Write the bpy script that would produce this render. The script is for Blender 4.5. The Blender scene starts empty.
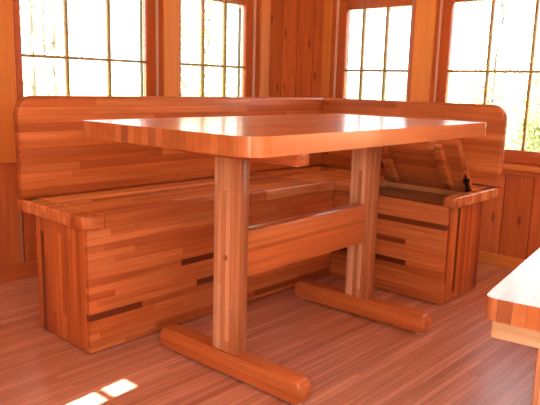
import bpy, bmesh, math, random
from mathutils import Vector, Matrix, noise
random.seed(7)
S = bpy.context.scene
COL = S.collection
PI = math.pi

# ------------------------------------------------------------------ materials
def srgb(c):
    return tuple((x/255/12.92) if x/255 <= .04045 else ((x/255+.055)/1.055)**2.4 for x in c) + (1,)

class NT:
    def __init__(s, m):
        s.t = m.node_tree; s.n = s.t.nodes; s.l = s.t.links
        s.b = s.n['Principled BSDF']
    def m(s, op, a, b=None, c=None):
        n = s.n.new('ShaderNodeMath'); n.operation = op
        for i, v in enumerate((a, b, c)):
            if v is None: continue
            if isinstance(v, (int, float)): n.inputs[i].default_value = v
            else: s.l.new(v, n.inputs[i])
        return n.outputs[0]
    def comb(s, x, y, z):
        n = s.n.new('ShaderNodeCombineXYZ')
        for i, v in enumerate((x, y, z)):
            if isinstance(v, (int, float)): n.inputs[i].default_value = v
            else: s.l.new(v, n.inputs[i])
        return n.outputs[0]

def newmat(name, col=(128,128,128), rough=.5, metal=0):
    m = bpy.data.materials.new(name); m.use_nodes = True
    b = m.node_tree.nodes['Principled BSDF']
    b.inputs['Base Color'].default_value = srgb(col)
    b.inputs['Roughness'].default_value = rough
    b.inputs['Metallic'].default_value = metal
    return m

def wood(name, L, A, w, ln, ramp, rough=.28, seed=0.0, coat=.2, seam=.3, seamw=.035, grain=.30,
         shift=0.0, gfreq=55, knots=0.0, strip=None, coatr=.12, spec=.36):
    """laminated staves: L = axis the staves run along, A = axis they are laid side by side"""
    m = newmat(name, rough=rough); k = NT(m)
    tc = k.n.new('ShaderNodeTexCoord'); sp = k.n.new('ShaderNodeSeparateXYZ')
    k.l.new(tc.outputs['Object'], sp.inputs[0])
    u, v = sp.outputs[L], sp.outputs[A]
    o = [a for a in 'XYZ' if a not in (L, A)][0]; t = sp.outputs[o]
    vs = k.m('DIVIDE', k.m('ADD', v, 50.0*w + shift), w)
    row = k.m('FLOOR', vs); fr = k.m('FRACT', vs)
    wn = k.n.new('ShaderNodeTexWhiteNoise'); wn.noise_dimensions = '1D'
    k.l.new(k.m('ADD', row, seed), wn.inputs['W'])
    us = k.m('ADD', k.m('DIVIDE', u, ln), k.m('MULTIPLY', wn.outputs['Value'], 9.0))
    seg = k.m('FLOOR', us)
    wn2 = k.n.new('ShaderNodeTexWhiteNoise'); wn2.noise_dimensions = '3D'
    k.l.new(k.comb(row, seg, seed + .37), wn2.inputs['Vector'])
    cr = k.n.new('ShaderNodeValToRGB'); k.l.new(wn2.outputs['Value'], cr.inputs[0])
    el = cr.color_ramp.elements
    while len(el) > 1: el.remove(el[0])
    el[0].position = ramp[0][0]; el[0].color = srgb(ramp[0][1])
    for p, c in ramp[1:]:
        e = el.new(p); e.color = srgb(c)
    # grain: long stretched noise, offset for every stave
    off = k.m('MULTIPLY', wn2.outputs['Value'], 37.0)
    nz = k.n.new('ShaderNodeTexNoise'); nz.inputs['Scale'].default_value = 1.0
    nz.inputs['Detail'].default_value = 4; nz.inputs['Roughness'].default_value = .62
    k.l.new(k.comb(k.m('ADD', k.m('MULTIPLY', u, 2.6), off), k.m('MULTIPLY', v, gfreq), k.m('MULTIPLY', t, gfreq*.5)), nz.inputs['Vector'])
    nz2 = k.n.new('ShaderNodeTexNoise'); nz2.inputs['Scale'].default_value = 1.0; nz2.inputs['Detail'].default_value = 2
    k.l.new(k.comb(k.m('ADD', k.m('MULTIPLY', u, 1.2), off), k.m('MULTIPLY', v, gfreq*.24), k.m('MULTIPLY', t, gfreq*.24)), nz2.inputs['Vector'])
    g = k.m('ADD', k.m('MULTIPLY', k.m('SUBTRACT', nz.outputs[0], .5), grain*3.6),
            k.m('MULTIPLY', k.m('SUBTRACT', nz2.outputs[0], .5), grain*3.4))
    g = k.m('ADD', g, 1.0)
    # seam between staves
    d = k.m('MINIMUM', fr, k.m('SUBTRACT', 1.0, fr))
    sm = k.m('LESS_THAN', d, seamw)
    g = k.m('MULTIPLY', g, k.m('SUBTRACT', 1.0, k.m('MULTIPLY', sm, seam)))
    if knots:
        vo = k.n.new('ShaderNodeTexVoronoi'); vo.inputs['Scale'].default_value = 1.0; vo.voronoi_dimensions = '2D'
        k.l.new(k.comb(k.m('ADD', k.m('MULTIPLY', u, 2.4), off), k.m('MULTIPLY', v, 6.85), k.m('MULTIPLY', t, .5)), vo.inputs['Vector'])
        mr = k.n.new('ShaderNodeMapRange'); mr.interpolation_type = 'SMOOTHSTEP'
        mr.inputs['From Min'].default_value = .025; mr.inputs['From Max'].default_value = .1
        mr.inputs['To Min'].default_value = 1 - knots; mr.inputs['To Max'].default_value = 1
        k.l.new(vo.outputs['Distance'], mr.inputs['Value'])
        g = k.m('MULTIPLY', g, mr.outputs[0])
    hs = k.n.new('ShaderNodeMix'); hs.data_type = 'RGBA'; hs.blend_type = 'MULTIPLY'
    hs.inputs['Factor'].default_value = 1
    k.l.new(cr.outputs[0], hs.inputs['A'])
    k.l.new(k.comb(k.m('POWER', g, .75), g, k.m('POWER', g, 1.3)), hs.inputs['B'])
    k.l.new(hs.outputs['Result'], k.b.inputs['Base Color'])
    k.b.inputs['Coat Weight'].default_value = coat
    k.b.inputs['Coat Roughness'].default_value = coatr
    k.b.inputs['Specular IOR Level'].default_value = spec
    bp = k.n.new('ShaderNodeBump'); bp.inputs['Strength'].default_value = .12; bp.inputs['Distance'].default_value = .002
    k.l.new(g, bp.inputs['Height']); k.l.new(bp.outputs[0], k.b.inputs['Normal'])
    return m

R_BENCH = [(0,(104,44,20)),(.06,(130,58,26)),(.10,(184,92,46)),(.3,(202,108,56)),(.5,(208,114,60)),(.7,(210,118,64)),(.9,(216,126,70)),(1,(190,96,48))]
R_BACK = [(0,(172,86,42)),(.3,(188,98,48)),(.6,(200,110,58)),(.9,(210,122,70)),(.965,(150,70,34)),(1,(214,128,74))]
R_SEAT = [(0,(200,108,58)),(.3,(218,126,72)),(.6,(228,140,84)),(.93,(238,156,102)),(.965,(176,90,48)),(1,(232,148,94))]
R_TOP = [(0,(172,98,58)),(.12,(184,104,60)),(.3,(196,110,60)),(.6,(204,116,64)),(.85,(212,130,80)),(1,(180,100,56))]
R_POST = [(0,(188,112,70)),(.25,(212,142,98)),(.6,(228,166,124)),(.85,(240,188,150)),(1,(204,128,84))]
R_WALL = [(0,(196,100,52)),(.3,(206,108,58)),(.6,(214,118,66)),(1,(188,94,48))]
R_CASE = [(0,(216,126,58)),(.5,(222,134,64)),(1,(210,118,52))]
R_SASH = [(0,(184,88,44)),(1,(192,96,50))]
R_FLOOR = [(0,(188,120,100)),(.25,(206,138,116)),(.5,(214,148,126)),(.75,(221,156,134)),(1,(198,130,108))]

M = {}
for s, (L, A) in dict(xz=('X','Z'), yz=('Y','Z'), zy=('Z','Y'), zx=('Z','X'), xy=('X','Y'), yx=('Y','X')).items():
    M['bench_'+s] = wood('bench_wood_'+s, L, A, .0235, .52, R_BENCH, seed=3.1+len(M), rough=.3)
    M['back_'+s] = wood('back_wood_'+s, L, A, .030, .85, R_BACK, seed=13.1+len(M), rough=.32)
    M['seat_'+s] = wood('seat_wood_'+s, L, A, .030, .85, R_SEAT, seed=23.1+len(M), rough=.24, coat=.5, coatr=.1)
    M['wall_'+s] = wood('wall_wood_'+s, L, A, .146, 90.0, R_WALL, seed=5.2+len(M), rough=.45, coat=.05, seam=.75, seamw=.018, grain=.24, gfreq=38, knots=.6, shift=.02)
    M['case_'+s] = wood('casing_wood_'+s, L, A, .5, 9.0, R_CASE, seed=8.2+len(M), rough=.4, coat=.05, seam=0, grain=.12, gfreq=45)
    M['sash_'+s] = wood('sash_wood_'+s, L, A, .5, 9.0, R_SASH, seed=9.2+len(M), rough=.35, coat=.1, seam=0, grain=.1)
M['top'] = wood('tabletop_wood', 'X', 'Y', .030, 3.0, R_TOP, seed=2.5, rough=.3, coat=.5, coatr=.14, grain=.16, spec=.4)
M['post'] = wood('post_wood', 'Z', 'Y', .0185, 1.1, R_POST, seed=4.4, rough=.3)
M['foot'] = wood('foot_wood', 'Y', 'Z', .035, 1.1, R_BENCH[3:7], seed=6.5, rough=.28, coat=.4)
M['rail'] = wood('rail_wood', 'X', 'Z', .2, 2.4, R_BENCH[3:6], seed=7.5, rough=.28, coat=.4)
M['pale'] = wood('pale_wood', 'Y', 'Z', .09, 2.4, [(0,(232,188,140)),(1,(238,198,152))], seed=7.9, rough=.4)
M['floor'] = wood('floor_wood', 'X', 'Y', .021, 1.1, R_FLOOR, seed=1.5, rough=.34, coat=.15, coatr=.2, seam=.22, seamw=.08, grain=.28, gfreq=90)
M['muntin'] = newmat('muntin_wood_glare', (168,132,72), .4)  # golden tone paints in the glare bleeding over the bars from bright panes
M['ceil'] = newmat('ceiling_paint', (236,226,208), .8)
M['plug'] = newmat('end_grain_plug', (176,98,56), .4)
M['paint'] = newmat('cream_bounce_paint', (232,218,196), .8)  # cream put on the unseen walls so they bounce neutral fill light
M['black'] = newmat('black_metal', (22,20,20), .35, .4)
M['glide'] = newmat('pale_glide', (226,196,160), .4)
M['strip'] = newmat('weatherstrip', (232,190,170), .5)
M['dark_frame'] = newmat('dark_screen_frame', (70,64,58), .5, .3)
M['white_jamb'] = newmat('white_outer_jamb', (240,238,232), .5)

def glassmat():
    m = bpy.data.materials.new('window_glass'); m.use_nodes = True
    t = m.node_tree; t.nodes.clear()
    o = t.nodes.new('ShaderNodeOutputMaterial'); mx = t.nodes.new('ShaderNodeMixShader')
    tr = t.nodes.new('ShaderNodeBsdfTransparent'); gl = t.nodes.new('ShaderNodeBsdfGlossy'); gl.inputs['Roughness'].default_value = .01
    lw = t.nodes.new('ShaderNodeFresnel'); lw.inputs[0].default_value = 1.35
    t.links.new(lw.outputs[0], mx.inputs[0]); t.links.new(tr.outputs[0], mx.inputs[1]); t.links.new(gl.outputs[0], mx.inputs[2])
    t.links.new(mx.outputs[0], o.inputs[0])
    return m
M['glass'] = glassmat()
M['strip2'] = newmat('greyish_bead', (176,140,116), .6)

def noisy(name, c1, c2, scale, rough=.9):
    m = newmat(name, c1, rough); k = NT(m)
    n = k.n.new('ShaderNodeTexNoise'); n.inputs['Scale'].default_value = scale; n.inputs['Detail'].default_value = 4
    cr = k.n.new('ShaderNodeValToRGB'); cr.color_ramp.elements[0].color = srgb(c1); cr.color_ramp.elements[1].color = srgb(c2)
    cr.color_ramp.elements[0].position = .35; cr.color_ramp.elements[1].position = .65
    tc = k.n.new('ShaderNodeTexCoord'); k.l.new(tc.outputs['Object'], n.inputs['Vector'])
    k.l.new(n.outputs[0], cr.inputs[0]); k.l.new(cr.outputs[0], k.b.inputs['Base Color'])
    return m
M['lawn'] = noisy('lawn', (176,182,118), (200,200,146), 1.2)
M['bark'] = noisy('bark', (120,108,92), (146,132,112), 6)
M['bark_dark'] = noisy('bark_dark', (62,52,46), (84,70,60), 6)
M['leaf'] = noisy('leaves', (150,160,100), (186,194,130), 3)
M['leaf2'] = noisy('leaves_yellow', (182,182,152), (202,200,172), 3)
M['needle'] = noisy('leaves_dark', (118,124,92), (146,152,114), 3)

# ------------------------------------------------------------------ mesh helpers
def box(bm, a, b, bev=0, seg=2):
    """axis box from corner a to corner b, bevelled edges"""
    a, b = [min(p, q) for p, q in zip(a, b)], [max(p, q) for p, q in zip(a, b)]
    mt = Matrix.Translation([(p+q)/2 for p, q in zip(a, b)]) @ Matrix.Diagonal([q-p for p, q in zip(a, b)] + [1])
    r = bmesh.ops.create_cube(bm, size=1, matrix=mt)
    if bev:
        es = set(e for v in r['verts'] for e in v.link_edges)
        bmesh.ops.bevel(bm, geom=list(es), offset=bev, segments=seg, affect='EDGES', profile=.5)
    return bm

def slab(bm, pts, f, t, bev=0, seg=3):
    """prism from outline pts (2D), f(p, d) -> 3D, d in (0, t); both rims rounded over"""
    n = len(pts)
    A = [bm.verts.new(f(p, 0)) for p in pts]; B = [bm.verts.new(f(p, t)) for p in pts]
    fa = bm.faces.new(A); fb = bm.faces.new(B[::-1])
    for i in range(n):
        j = (i+1) % n
        bm.faces.new((A[i], B[i], B[j], A[j]))
    if bev:
        es = set(fa.edges) | set(fb.edges)
        bmesh.ops.bevel(bm, geom=list(es), offset=bev, segments=seg, affect='EDGES', profile=.5)
    bmesh.ops.recalc_face_normals(bm, faces=bm.faces[:])
    return bm

def rrect(x0, y0, x1, y1, rads, n=8):
    """rounded rectangle outline; rads for corners (x0,y0),(x1,y0),(x1,y1),(x0,y1)"""
    out = []
    cs = [(x0, y0, 1, 1, PI), (x1, y0, -1, 1, 1.5*PI), (x1, y1, -1, -1, 0), (x0, y1, 1, -1, .5*PI)]
    for (x, y, sx, sy, a0), r in zip(cs, rads):
        if r <= 0: out.append((x, y)); continue
        for i in range(n+1):
            a = a0 + i/n*PI/2
            out.append((x+sx*r+r*math.cos(a), y+sy*r+r*math.sin(a)))
    return out

def obj(name, bm, mat, parent=None, smooth=True, kind=None):
    me = bpy.data.meshes.new(name); bm.normal_update(); bm.to_mesh(me); bm.free()
    me.materials.append(mat)
    if smooth:
        for p in me.polygons: p.use_smooth = True
        try: me.set_sharp_from_angle(angle=math.radians(38))
        except Exception: pass
    o = bpy.data.objects.new(name, me); COL.objects.link(o)
    if parent: o.parent = parent
    if kind: o['kind'] = kind
    return o

def thing(name, label, cat, loc=(0,0,0), rz=0, group=None):
    o = bpy.data.objects.new(name, None); COL.objects.link(o)
    o.location = loc; o.rotation_euler = (0, 0, rz); o['label'] = label; o['category'] = cat
    if group: o['group'] = group
    return o

def BM(): return bmesh.new()
def cyl(bm, p, q, r, n=16, r2=None):
    p, q = Vector(p), Vector(q); d = q-p
    mt = Matrix.Translation((p+q)/2) @ d.to_track_quat('Z', 'Y').to_matrix().to_4x4()
    bmesh.ops.create_cone(bm, cap_ends=True, segments=n, radius1=r, radius2=r if r2 is None else r2, depth=d.length, matrix=mt)
    return bm

# ------------------------------------------------------------------ room shell
RX, LY = .42, .55           # inner faces of the right and the left wall of the nook
X0, Y0, H = -4.3, -4.6, 2.45
T = .14

def struct(name, bm, m, parent=None, smooth=False):
    return obj(name, bm, m, parent, smooth, None if parent else 'structure')

struct('floor', box(BM(), (X0-T, Y0-T, -.05), (RX+T, LY+T, 0)), M['floor'])
struct('ceiling', box(BM(), (X0-T, Y0-T, H), (RX+T, LY+T, H+.08)), M['ceil'])

def wall_mesh(fmap, s0, s1, holes):
    """wall from s0 to s1 with rectangular holes (a, b, z0, z1); fmap(s, d, z) -> world"""
    bm = BM()
    def bx(a, b, z0, z1):
        if b-a < 1e-4 or z1-z0 < 1e-4: return
        box(bm, fmap(a, 0, z0), fmap(b, T, z1))
    cur = s0
    for a, b, z0, z1 in sorted(holes):
        bx(cur, a, 0, H); bx(a, b, 0, z0); bx(a, b, z1, H); cur = b
    bx(cur, s1, 0, H)
    return bm
fL = lambda s, d, z: (s, LY+d, z)
fR = lambda s, d, z: (RX+d, s, z)
fW = lambda s, d, z: (X0-d, s, z)
fB = lambda s, d, z: (s, Y0-d, z)
ZB, ZT = .54, 2.02
W1 = (-1.487, -.676); W2 = (-.572, .064); W3 = (-.309, .27); W4 = (-1.235, -.43)
SUN_SLIT = (-.937, -.853)  # unseen slit opening, added to shape the sun patches on the floor
WL_holes = [(W1[0], W1[1], ZB, ZT), (W2[0], W2[1], ZB, ZT)]
WR_holes = [(W3[0], W3[1], ZB, ZT), (W4[0], W4[1], ZB, ZT), (-3.6, -2.2, ZB, ZT)]
WW_holes = [(-4.0, -2.75, .12, 2.25)]
WB_holes = [(-4.0, -2.1, .5, 2.2)]
struct('wall_left', wall_mesh(fL, X0-T, RX+T, WL_holes), M['wall_zx'])
struct('wall_right', wall_mesh(fR, Y0-T, LY, WR_holes), M['wall_zy'])
struct('wall_side', wall_mesh(fW, Y0-T, LY, WW_holes + [(SUN_SLIT[0], SUN_SLIT[1], 1.1, 1.612)]), M['paint'])
struct('wall_back', wall_mesh(fB, X0, RX, WB_holes), M['paint'])

# baseboards
struct('baseboard_left', box(BM(), (X0, LY-.018, 0), (RX-.018, LY, .075), .004), M['wall_xz'])
struct('baseboard_right', box(BM(), (RX-.018, Y0, 0), (RX, LY, .06), .004), M['case_yz'])

# casings (trim) around the nook windows
def trim(n, f, a, b, z0, z1, mat, d=-.02, name=None, bev=.004):
    return struct(name or 'trim_%d' % n, box(BM(), f(a, d, z0), f(b, 0, z1), bev), mat)
cz = [(fL, -1.760, W1[0], 'case_zx'), (fL, W1[1], W2[0], 'case_zx'), (fL, W2[1], .146, 'case_zx'),
      (fR, W3[1], .335, 'case_zy'), (fR, W4[1], W3[0], 'case_zy'), (fR, -1.34, W4[0], 'case_zy')]
for i, (f, a, b, mn) in enumerate(cz):
    trim(i+1, f, a, b, ZB, ZT, M[mn], d=-.014)
trim(7, fL, -1.60, .146, ZT, ZT+.11, M['case_xz'])
trim(8, fR, -1.34, .335, ZT, ZT+.11, M['case_yz'])
# stools (inner ledges) with an apron lip below
trim(9, fL, -1.49, .16, ZB-.022, ZB, M['sash_xz'], d=-.045)
trim(10, fR, -1.37, .35, ZB-.022, ZB, M['case_yz'], d=-.045)
trim(11, fL, -1.49, .146, ZB-.05, ZB-.022, M['wall_xz'], d=-.012)
trim(12, fR, -1.34, .335, ZB-.05, ZB-.022, M['wall_yz'], d=-.012)
trim(13, fL, -1.497, -1.489, .075, .49, M['strip2'], d=-.004, bev=0)
def sash(name, f, a, b, z0, z1, d, cols, rows, root, ax, rb=.065, rt=.05, st=.06, t=.035, mw=.0065):
    """one sash: stiles and rails, muntins, glass; faces d .. d+.03"""
    m = M['sash_zx' if ax == 'x' else 'sash_zy']
    bm = BM()
    box(bm, f(a, d, z0), f(a+st, d+t, z1), .003); box(bm, f(b-st, d, z0), f(b, d+t, z1), .003)
    box(bm, f(a+st, d, z0), f(b-st, d+t, z0+rb), .003); box(bm, f(a+st, d, z1-rt), f(b-st, d+t, z1), .003)
    fr = obj('sash', bm, m, root)
    g0, g1, h0, h1 = a+st, b-st, z0+rb, z1-rt
    for c in cols:
        obj('muntin', box(BM(), f(c-mw, d+t*.11, h0), f(c+mw, d+t*.89, h1), t*.08), M['muntin'], fr)
    for z in rows:
        obj('muntin', box(BM(), f(g0, d+t*.09, z-mw), f(g1, d+t*.91, z+mw), t*.08), M['muntin'], fr)
    obj('glass', box(BM(), f(g0, d+t*.45, h0), f(g1, d+t*.55, h1)), M['glass'], fr, smooth=False)
    return fr

def window(n, f, a, b, cols, ax, far):
    root = bpy.data.objects.new('window_%d' % n, None); COL.objects.link(root); root['kind'] = 'structure'
    # jamb liner
    m = M['sash_zx' if ax == 'x' else 'sash_zy']
    bm = BM()
    box(bm, f(a, 0, ZB), f(a+.006, .095, ZT)); box(bm, f(b-.006, 0, ZB), f(b, .095, ZT))
    box(bm, f(a, 0, ZT-.006), f(b, .095, ZT)); box(bm, f(a, 0, ZB), f(b, .14, ZB+.005))
    obj('jamb', bm, m, root, smooth=False)
    bm = BM()
    box(bm, f(a, .096, ZB+.005), f(a+.02, T+.02, ZT)); box(bm, f(b-(.03 if ax == 'x' else .016), .096, ZB+.005), f(b, T+.02, ZT))
    obj('outer_jamb', bm, M['white_jamb'], root, smooth=False)
    bm = BM()
    o_ = .030 if ax == 'x' else .016
    for s0 in (a+.02, b-o_-.006): box(bm, f(s0, T-.005, ZB+.01), f(s0+.006, T+.012, ZT))
    obj('screen_frame', bm, M['dark_frame'], root, smooth=False)
    # pale weatherstrip line in front of the sash
    e = b-.010 if far > 0 else a+.006
    obj('weatherstrip', box(BM(), f(e, .028, ZB+.006), f(e+.004, .048, ZT-.006)), M['strip'], root, smooth=False)
    sash('lower', f, a+.004, b-.004, ZB+.006, 1.425, .05, cols, [1.011], root, ax)
    sash('upper', f, a+.004, b-.004, 1.38, ZT-.006, .088, cols, [1.70], root, ax)
    return root
window(1, fL, *W1, (-1.195, -.962), 'x', 1)
window(2, fL, *W2, (-.339, -.166), 'x', 1)
window(3, fR, *W3, (.083, -.082), 'y', 1)
window(4, fR, *W4, (-.719, -.946), 'y', 1)
# invented windows behind the camera, unseen openings added to let in fill light
def added_window(n, f, a, b, z0, z1, nc, nr, ax, st=.05, t=.035, mw=.0075):
    root = bpy.data.objects.new('window_%d' % n, None); COL.objects.link(root); root['kind'] = 'structure'
    cols = [a+st+(b-a-2*st)*i/nc for i in range(1, nc)]; rows = [z0+st+(z1-z0-2*st)*i/nr for i in range(1, nr)]
    sash('only', f, a, b, z0, z1, .05, cols, rows, root, ax, rb=st, rt=st, st=st, t=t, mw=mw)
    return root
added_window(5, fR, -3.6, -2.2, ZB, ZT, 4, 2, 'y')
added_window(6, fW, -4.0, -2.75, .12, 2.25, 3, 2, 'y')
added_window(7, fB, -4.0, -2.1, .5, 2.2, 4, 2, 'x')
added_window(8, fW, SUN_SLIT[0], SUN_SLIT[1], 1.1, 1.612, 1, 5, 'y', st=.008, t=.014, mw=.006)  # added slit window, panes sized for the sun patches they cast

# ------------------------------------------------------------------ corner bench
BL, BW, BD, HS, HB = 1.7463, 1.0322, .4172, .475, .849
ST = .045; FR = .405; BI = .061
b = thing('corner_bench', 'L-shaped laminated wood corner bench with high backrest and one seat lid propped open', 'bench')
# f maps along-run s (0 at the corner, growing to the free end), q = distance in front of backrest, z
def XL(s, q, z): return (-s, -q, z)
def XR(s, q, z): return (-q, -s, z)
def wing(X, Ln, ax, openlid):
    a, c = ('x', 'y') if ax == 'x' else ('y', 'x')
    mback = M['back_%sz' % a]; mfront = M['bench_%sz' % a]; mseat = M['seat_%s%s' % (a, c)]; mend = M['bench_z%s' % c]
    # backrest: rounded free top corner; at the corner the left wing runs through
    s0 = -.04 if ax == 'x' else 0.0
    pts = rrect(s0, HS, Ln, HB, (0, 0, .062, 0))
    bm = slab(BM(), pts, lambda p, d: X(p[0], -d, p[1]), .04, .011, 4)
    obj('backrest', bm, mback, b)
    # fixed seat pieces
    E = .072 if ax == 'x' else .052     # width of the fixed end piece
    z0, z1 = HS-ST, HS
    # free-end piece
    pts = rrect(Ln-E, -.04, Ln, BD, (0, 0, .035 if ax == 'x' else .012, 0))
    obj('seat_end', slab(BM(), pts, lambda p, d: X(p[0], p[1], z1-d), ST, .009, 4), mseat, b)
    # rear strip behind the lid
    G = .525                            # where the fixed corner piece ends
    obj('seat_rail', slab(BM(), [(G, -.04), (Ln-E-.001, -.04), (Ln-E-.001, .128), (G, .128)], lambda p, d: X(p[0], p[1], z1-d), ST, .002), mseat, b)
    # corner piece with mitre
    g = .0012
    pts = [(-.04+g, -.04-0), (G-.001, -.04), (G-.001, BD), (BD+g, BD)]
    obj('seat_corner', slab(BM(), pts, lambda p, d: X(p[0], p[1], z1-d), ST, .004), mseat, b)
    # lid
    lid_pts = rrect(G+.0015, .131, Ln-E-.003, BD, (0, 0, 0, 0))
    bm = slab(BM(), lid_pts, lambda p, d: X(p[0], p[1], z1-d), ST if not openlid else .03, .008, 4)
    if openlid:
        ang = math.radians(53.5)
        hinge = Vector(X(0, .131, z1))
        rot = Matrix.Translation(hinge) @ Matrix.Rotation(ang, 4, 'Y') @ Matrix.Translation(-hinge)
        # battens on the lid's underside, then tilt everything
        parts = []
        for s in (.60, .885):
            parts.append(box(BM(), X(s-.022, .16, z1-.03), X(s+.022, BD-.006, z1-.055), .004))
        for m_ in [bm]+parts: bmesh.ops.transform(m_, matrix=rot, verts=m_.verts)
        lid = obj('seat_lid', bm, M['bench_yx'], b)
        for m_ in parts: obj('batten', m_, M['bench_xz'], lid)
        # lid stay: black arm and folding bracket near the free end
        sb = BM()
        p0 = Vector(X(Ln-.058, .180, HS-.005)); p1 = Vector(X(Ln-.064, .232, HS+.105))
        pm = p0.lerp(p1, .45)
        cyl(sb, p0, pm, .010, 12); cyl(sb, pm, p1, .0055, 12)
        cyl(sb, pm-Vector((0,.011,0)), pm+Vector((0,.011,0)), .012, 12)
        cyl(sb, p0-Vector((0,.010,0)), p0+Vector((0,.010,0)), .012, 12); cyl(sb, p1-Vector((0,.009,0)), p1+Vector((0,.009,0)), .008, 12)
        o = obj('lid_stay', sb, M['black'], b); o['label'] = 'black metal lid stay'
    else:
        lid = obj('seat_lid', bm, mseat, b)
    # box: front panel, end panel, back panel, bottom
    e = Ln-(.0157 if ax == 'x' else .0379)
    zt = HS-ST
    FB = .4085
    bm = BM(); box(bm, X(FR+.001, FR-.02, .006), X(e, FR, zt), .0015); obj('box_front', bm, mfront, b)
    bm = BM(); box(bm, X(e-.021, BI, .006), X(e-.0005, FR-.0203, zt), .002); obj('end_panel', bm, mend, b)
    bm = BM(); box(bm, X(BI, BI, .006), X(e-.0215, BI+.018, zt)); obj('box_back', bm, mfront, b)
    bm = BM(); box(bm, X(FR+.001 if ax == 'y' else .1, BI+.019, 0), X(e-.026, FR-.025, .035)); obj('box_bottom', bm, mfront, b)
wing(XL, BL, 'x', False)
wing(XR, BW, 'y', True)

# ------------------------------------------------------------------ trestle furniture
def trestle(name, label, cat, loc, rz, L, W, Ht, tt, px, pw, pd, fl, fh, fw, rads, cleat, sr=None, sth=.05, topmat=None, plug=True, cleatmat=None):
    t = thing(name, label, cat, loc, rz)
    tag_top = 'tabletop' if cat == 'table' else 'seat'
    pts = rrect(-L/2, -W/2, L/2, W/2, rads, 10)
    obj(tag_top, slab(BM(), pts, lambda p, d: (p[0], p[1], Ht-d), tt, .011, 5), topmat or M['top'], t)
    zc = Ht-tt; ch = .048
    for i, x in enumerate(px):
        obj('crossbar', box(BM(), (x-fw/2, -cleat[0], zc-ch), (x+fw/2, cleat[1], zc-.0004), .006), cleatmat or M['foot'], t)
        p = obj('leg', box(BM(), (x-pw/2, -pd/2, fh-.0006), (x+pw/2, pd/2, zc-ch+.0006), .006), M['post'], t)
        if plug and i == 0:
            for zz in (.385,):
                obj('wood_plug', cyl(BM(), (x-pw/2-.0012, 0, zz), (x-pw/2+.004, 0, zz), .010, 20), M['plug'], p)
        # foot: rounded ends, glides below
        pts = rrect(-fl/2, .009, fl/2, fh, (.012, .012, .022, .022), 6)
        ft = obj('foot', slab(BM(), pts, lambda q, d: (x-fw/2+d, q[0], q[1]), fw, .008, 3), M['foot'], t)
        for yy in (-fl/2+.03, fl/2-.03):
            obj('glide', cyl(BM(), (x, yy, 0), (x, yy, .0095), .016, 18), M['glide'], ft)
    if sr:
        obj('stretcher', box(BM(), (px[0]+pw/2-.0005, -sth/2, sr[0]), (px[1]-pw/2+.0005, sth/2, sr[1]), .005), M['rail'], t)
    return t
cx, cy = -1.11545, -.8121
trestle('dining_table', 'wooden trestle dining table with glossy butcher-block top standing before the corner bench', 'table',
        (cx, cy, 0), .0207, 1.3245, .7034, .7903, .0494, (-1.4866-cx, -.7448-cx), .0454, .1098, .618, .078, .0563,
        (.075, .018, .03, .018), (.272, .272), (.31, .462))
# second bench seat in the lower right corner
trestle('dining_bench', 'backless wooden bench with glossy pale seat, cut off by the lower right corner', 'bench',
        (-.962, -1.751, 0), .136, 1.10, .36, .475, .05, (-.50, .44), .05, .135, .32, .075, .055,
        (.03, .03, .03, .026), (.165, .165), (.2, .3), plug=False, cleatmat=M['pale'])

# ------------------------------------------------------------------ outdoors
bm = BM()
bmesh.ops.create_grid(bm, x_segments=60, y_segments=60, size=45)
for v in bm.verts:
    d = max(0, v.co.length-7)
    v.co.z = -.75 + .045*d + .25*noise.noise(v.co*.15)
lawn = obj('lawn', bm, M['lawn']); lawn['kind'] = 'structure'

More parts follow.
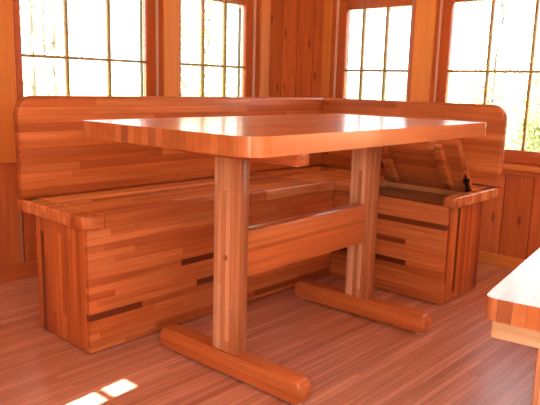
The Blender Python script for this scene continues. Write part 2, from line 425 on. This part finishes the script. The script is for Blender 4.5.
def branchtree(name, label, cat, loc, h, r, nb, leafn, leafr, mat, lmat, seed, lean=(0,0), crown=None, lsize=.07):
    rnd = random.Random(seed)
    t = thing(name, label, cat, loc)
    bm = BM(); tips = []
    def tube(pts, rs, n=7):
        prev = None
        for i, p in enumerate(pts):
            d = (pts[min(i+1, len(pts)-1)]-pts[max(i-1, 0)]).normalized()
            q = d.to_track_quat('Z', 'Y')
            ring = [bm.verts.new(p+q @ Vector((math.cos(k/n*2*PI)*rs[i], math.sin(k/n*2*PI)*rs[i], 0))) for k in range(n)]
            if prev:
                for k in range(n): bm.faces.new((prev[k], prev[(k+1) % n], ring[(k+1) % n], ring[k]))
            else: bm.faces.new(ring[::-1])
            prev = ring
        bm.faces.new(prev)
    N = 10; pts = []
    for i in range(N):
        f = i/(N-1)
        pts.append(Vector((lean[0]*f + .12*rnd.uniform(-1, 1)*f, lean[1]*f + .12*rnd.uniform(-1, 1)*f, h*f)))
    if r > 0: tube(pts, [r*(1-.75*i/(N-1)) for i in range(N)])
    for _ in range(nb):
        f = rnd.uniform(.22, .98); i = min(int(f*(N-1)), N-2); p = pts[i].lerp(pts[i+1], f*(N-1)-i)
        a = rnd.uniform(0, 2*PI); ln = (1-f*.6)*h*.3*rnd.uniform(.6, 1.2)
        d = Vector((math.cos(a), math.sin(a), rnd.uniform(.25, .9))).normalized()
        bp = [p]; 
        for k in range(4):
            d = (d+Vector((rnd.uniform(-.3, .3), rnd.uniform(-.3, .3), rnd.uniform(-.15, .3)))).normalized()
            bp.append(bp[-1]+d*ln/4)
        br = max(r*(1-.75*f)*.4, .006)
        tube(bp, [br*(1-.2*k) for k in range(5)], 5)
        tips += bp[2:]
        for k in (2, 3):
            d2 = (d+Vector((rnd.uniform(-1, 1), rnd.uniform(-1, 1), rnd.uniform(-.4, .6)))).normalized()
            q = [bp[k], bp[k]+d2*ln*.22, bp[k]+d2*ln*.42]
            tube(q, [br*.5, br*.4, br*.25], 4); tips += q[1:]
    obj('trunk' if r > .03 else 'stems', bm, mat, t)
    if leafn:
        lb = BM()
        for _ in range(leafn):
            c = rnd.choice(tips) + Vector((rnd.gauss(0, leafr), rnd.gauss(0, leafr), rnd.gauss(0, leafr)))
            if c.z < .02: c.z = rnd.uniform(.02, .3)
            q = Vector((rnd.gauss(0, 1), rnd.gauss(0, 1), rnd.gauss(0, 1))).normalized()
            u = q.orthogonal().normalized()*lsize*rnd.uniform(.6, 1.2); w = q.cross(u).normalized()*lsize*.5
            vs = [lb.verts.new(c-u), lb.verts.new(c+w+q*.01), lb.verts.new(c+u), lb.verts.new(c-w+q*.01)]
            lb.faces.new(vs)
        obj('foliage', lb, lmat, t, smooth=False)
    return t
# seen through window 1 (left), window 2, window 3, window 4
Z = -.75
branchtree('tree', 'thin pale-barked tree, leftmost one outside the left window', 'tree', (1.09, 5.38, Z), 6.5, .045, 30, 500, .10, M['bark'], M['leaf2'], 1, lsize=.035)
branchtree('tree', 'slim pale tree outside, behind the middle panes of the left window', 'tree', (3.3, 8.9, Z), 7, .06, 26, 500, .12, M['bark'], M['leaf2'], 2, lsize=.04)
branchtree('tree', 'slender tree outside, behind the right panes of the left window', 'tree', (4.6, 11.6, Z), 7.5, .07, 26, 600, .14, M['bark'], M['leaf2'], 11, lsize=.05)
branchtree('tree', 'pale leafy tree outside the second window from the left', 'tree', (4.6, 6.1, Z), 5.0, .05, 46, 3600, .22, M['bark'], M['leaf'], 3, lsize=.045)
branchtree('tree', 'nearly bare tree outside the window just right of the room corner', 'tree', (5.9, 3.9, Z), 6, .03, 22, 150, .10, M['bark'], M['leaf2'], 4, lean=(.9, -.8), lsize=.035)
branchtree('tree', 'dark-branched slender tree outside the far right window', 'tree', (5.1, 1.15, Z), 4.6, .022, 46, 1500, .11, M['bark_dark'], M['needle'], 5, lean=(-.1, .15), lsize=.032)
branchtree('bush', 'broad leafy bush low outside the far right window', 'bush', (4.0, -.05, Z), 2.0, .016, 80, 9000, .17, M['bark'], M['leaf'], 6, lsize=.03)
branchtree('bush', 'pale bush outside, behind the lower left panes of the far right window', 'bush', (7.3, 2.3, Z), 1.9, .02, 50, 4000, .2, M['bark'], M['leaf2'], 8, lsize=.04)
branchtree('bush', 'green bush outside, low in the second window from the left', 'bush', (2.2, 3.75, Z), 1.7, .018, 50, 3500, .16, M['bark'], M['leaf2'], 9, lsize=.035)

# ------------------------------------------------------------------ light
w = bpy.data.worlds.new('World'); S.world = w; w.use_nodes = True
nt = w.node_tree; bg = nt.nodes['Background']
tc = nt.nodes.new('ShaderNodeTexCoord'); sp = nt.nodes.new('ShaderNodeSeparateXYZ'); cr = nt.nodes.new('ShaderNodeValToRGB')
nt.links.new(tc.outputs['Generated'], sp.inputs[0]); nt.links.new(sp.outputs['Z'], cr.inputs[0])
cr.color_ramp.elements[0].position = 0; cr.color_ramp.elements[0].color = (.93, .97, .99, 1)
cr.color_ramp.elements[1].position = .8; cr.color_ramp.elements[1].color = (.80, .91, 1.06, 1)
nt.links.new(cr.outputs[0], bg.inputs[0]); bg.inputs[1].default_value = 3.3

def lamp(name, kind, loc, rot, energy, color=(1,1,1), **kw):
    d = bpy.data.lights.new(name, kind); d.energy = energy; d.color = color
    for k_, v_ in kw.items(): setattr(d, k_, v_)
    o = bpy.data.objects.new(name, d); COL.objects.link(o); o.location = loc; o.rotation_euler = rot
    return o
def portal(name, c, dirv, sx, sy):
    o = lamp(name, 'AREA', c, Vector(dirv).to_track_quat('-Z', 'Y').to_euler(), 1, shape='RECTANGLE', size=sx, size_y=sy)
    o.data.cycles.is_portal = True
for nm, (a, b2) in (('a', W1), ('b', W2)):
    portal('daylight', ((a+b2)/2, LY+T+.03, (ZB+ZT)/2), (0, -1, 0), b2-a, ZT-ZB)
for a, b2 in (W3, W4, (-3.6, -2.2)):
    portal('daylight', (RX+T+.03, (a+b2)/2, (ZB+ZT)/2), (-1, 0, 0), b2-a, ZT-ZB)
portal('daylight', (X0-T-.03, -3.375, 1.19), (1, 0, 0), 1.25, 2.13)
for a, b2 in ((-4.0, -2.1),):
    portal('daylight', ((a+b2)/2, Y0-T-.03, 1.3), (0, 1, 0), b2-a, 1.6)
sd = Vector((1, .09, -.6)).normalized()
lamp('sun', 'SUN', (-8, 0, 6), sd.to_track_quat('-Z', 'Y').to_euler(), 34.0, (1, .93, .82), angle=.004)

# flash of the camera, just above and left of the lens
lamp('camera_flash', 'POINT', (-2.86, -2.17, 1.02), (0, 0, 0), 11.0, (.93, .97, 1), shadow_soft_size=.03)
# ------------------------------------------------------------------ camera
C = Vector((-2.8056, -2.1754, .909)); ya, pi_, ro, f = -.8338, -.184, .0272, 630.5879
F = Vector((math.sin(-ya)*math.cos(pi_), math.cos(ya)*math.cos(pi_), math.sin(pi_)))
R = Vector((math.cos(ya), math.sin(ya), 0)); U = R.cross(F)
R2 = R*math.cos(ro)+U*math.sin(ro); U2 = -R*math.sin(ro)+U*math.cos(ro)
cam = bpy.data.cameras.new('camera'); co = bpy.data.objects.new('camera', cam); COL.objects.link(co)
mt = Matrix((R2, U2, -F)).transposed().to_4x4(); mt.translation = C
co.matrix_world = mt
cam.sensor_fit = 'HORIZONTAL'; cam.sensor_width = 36; cam.lens = f*36/540; cam.clip_start = .02
S.camera = co
S.view_settings.view_transform = 'Standard'; S.view_settings.look = 'None'
S.view_settings.gamma = 1; S.view_settings.use_curve_mapping = False
S.view_settings.exposure = 0.62
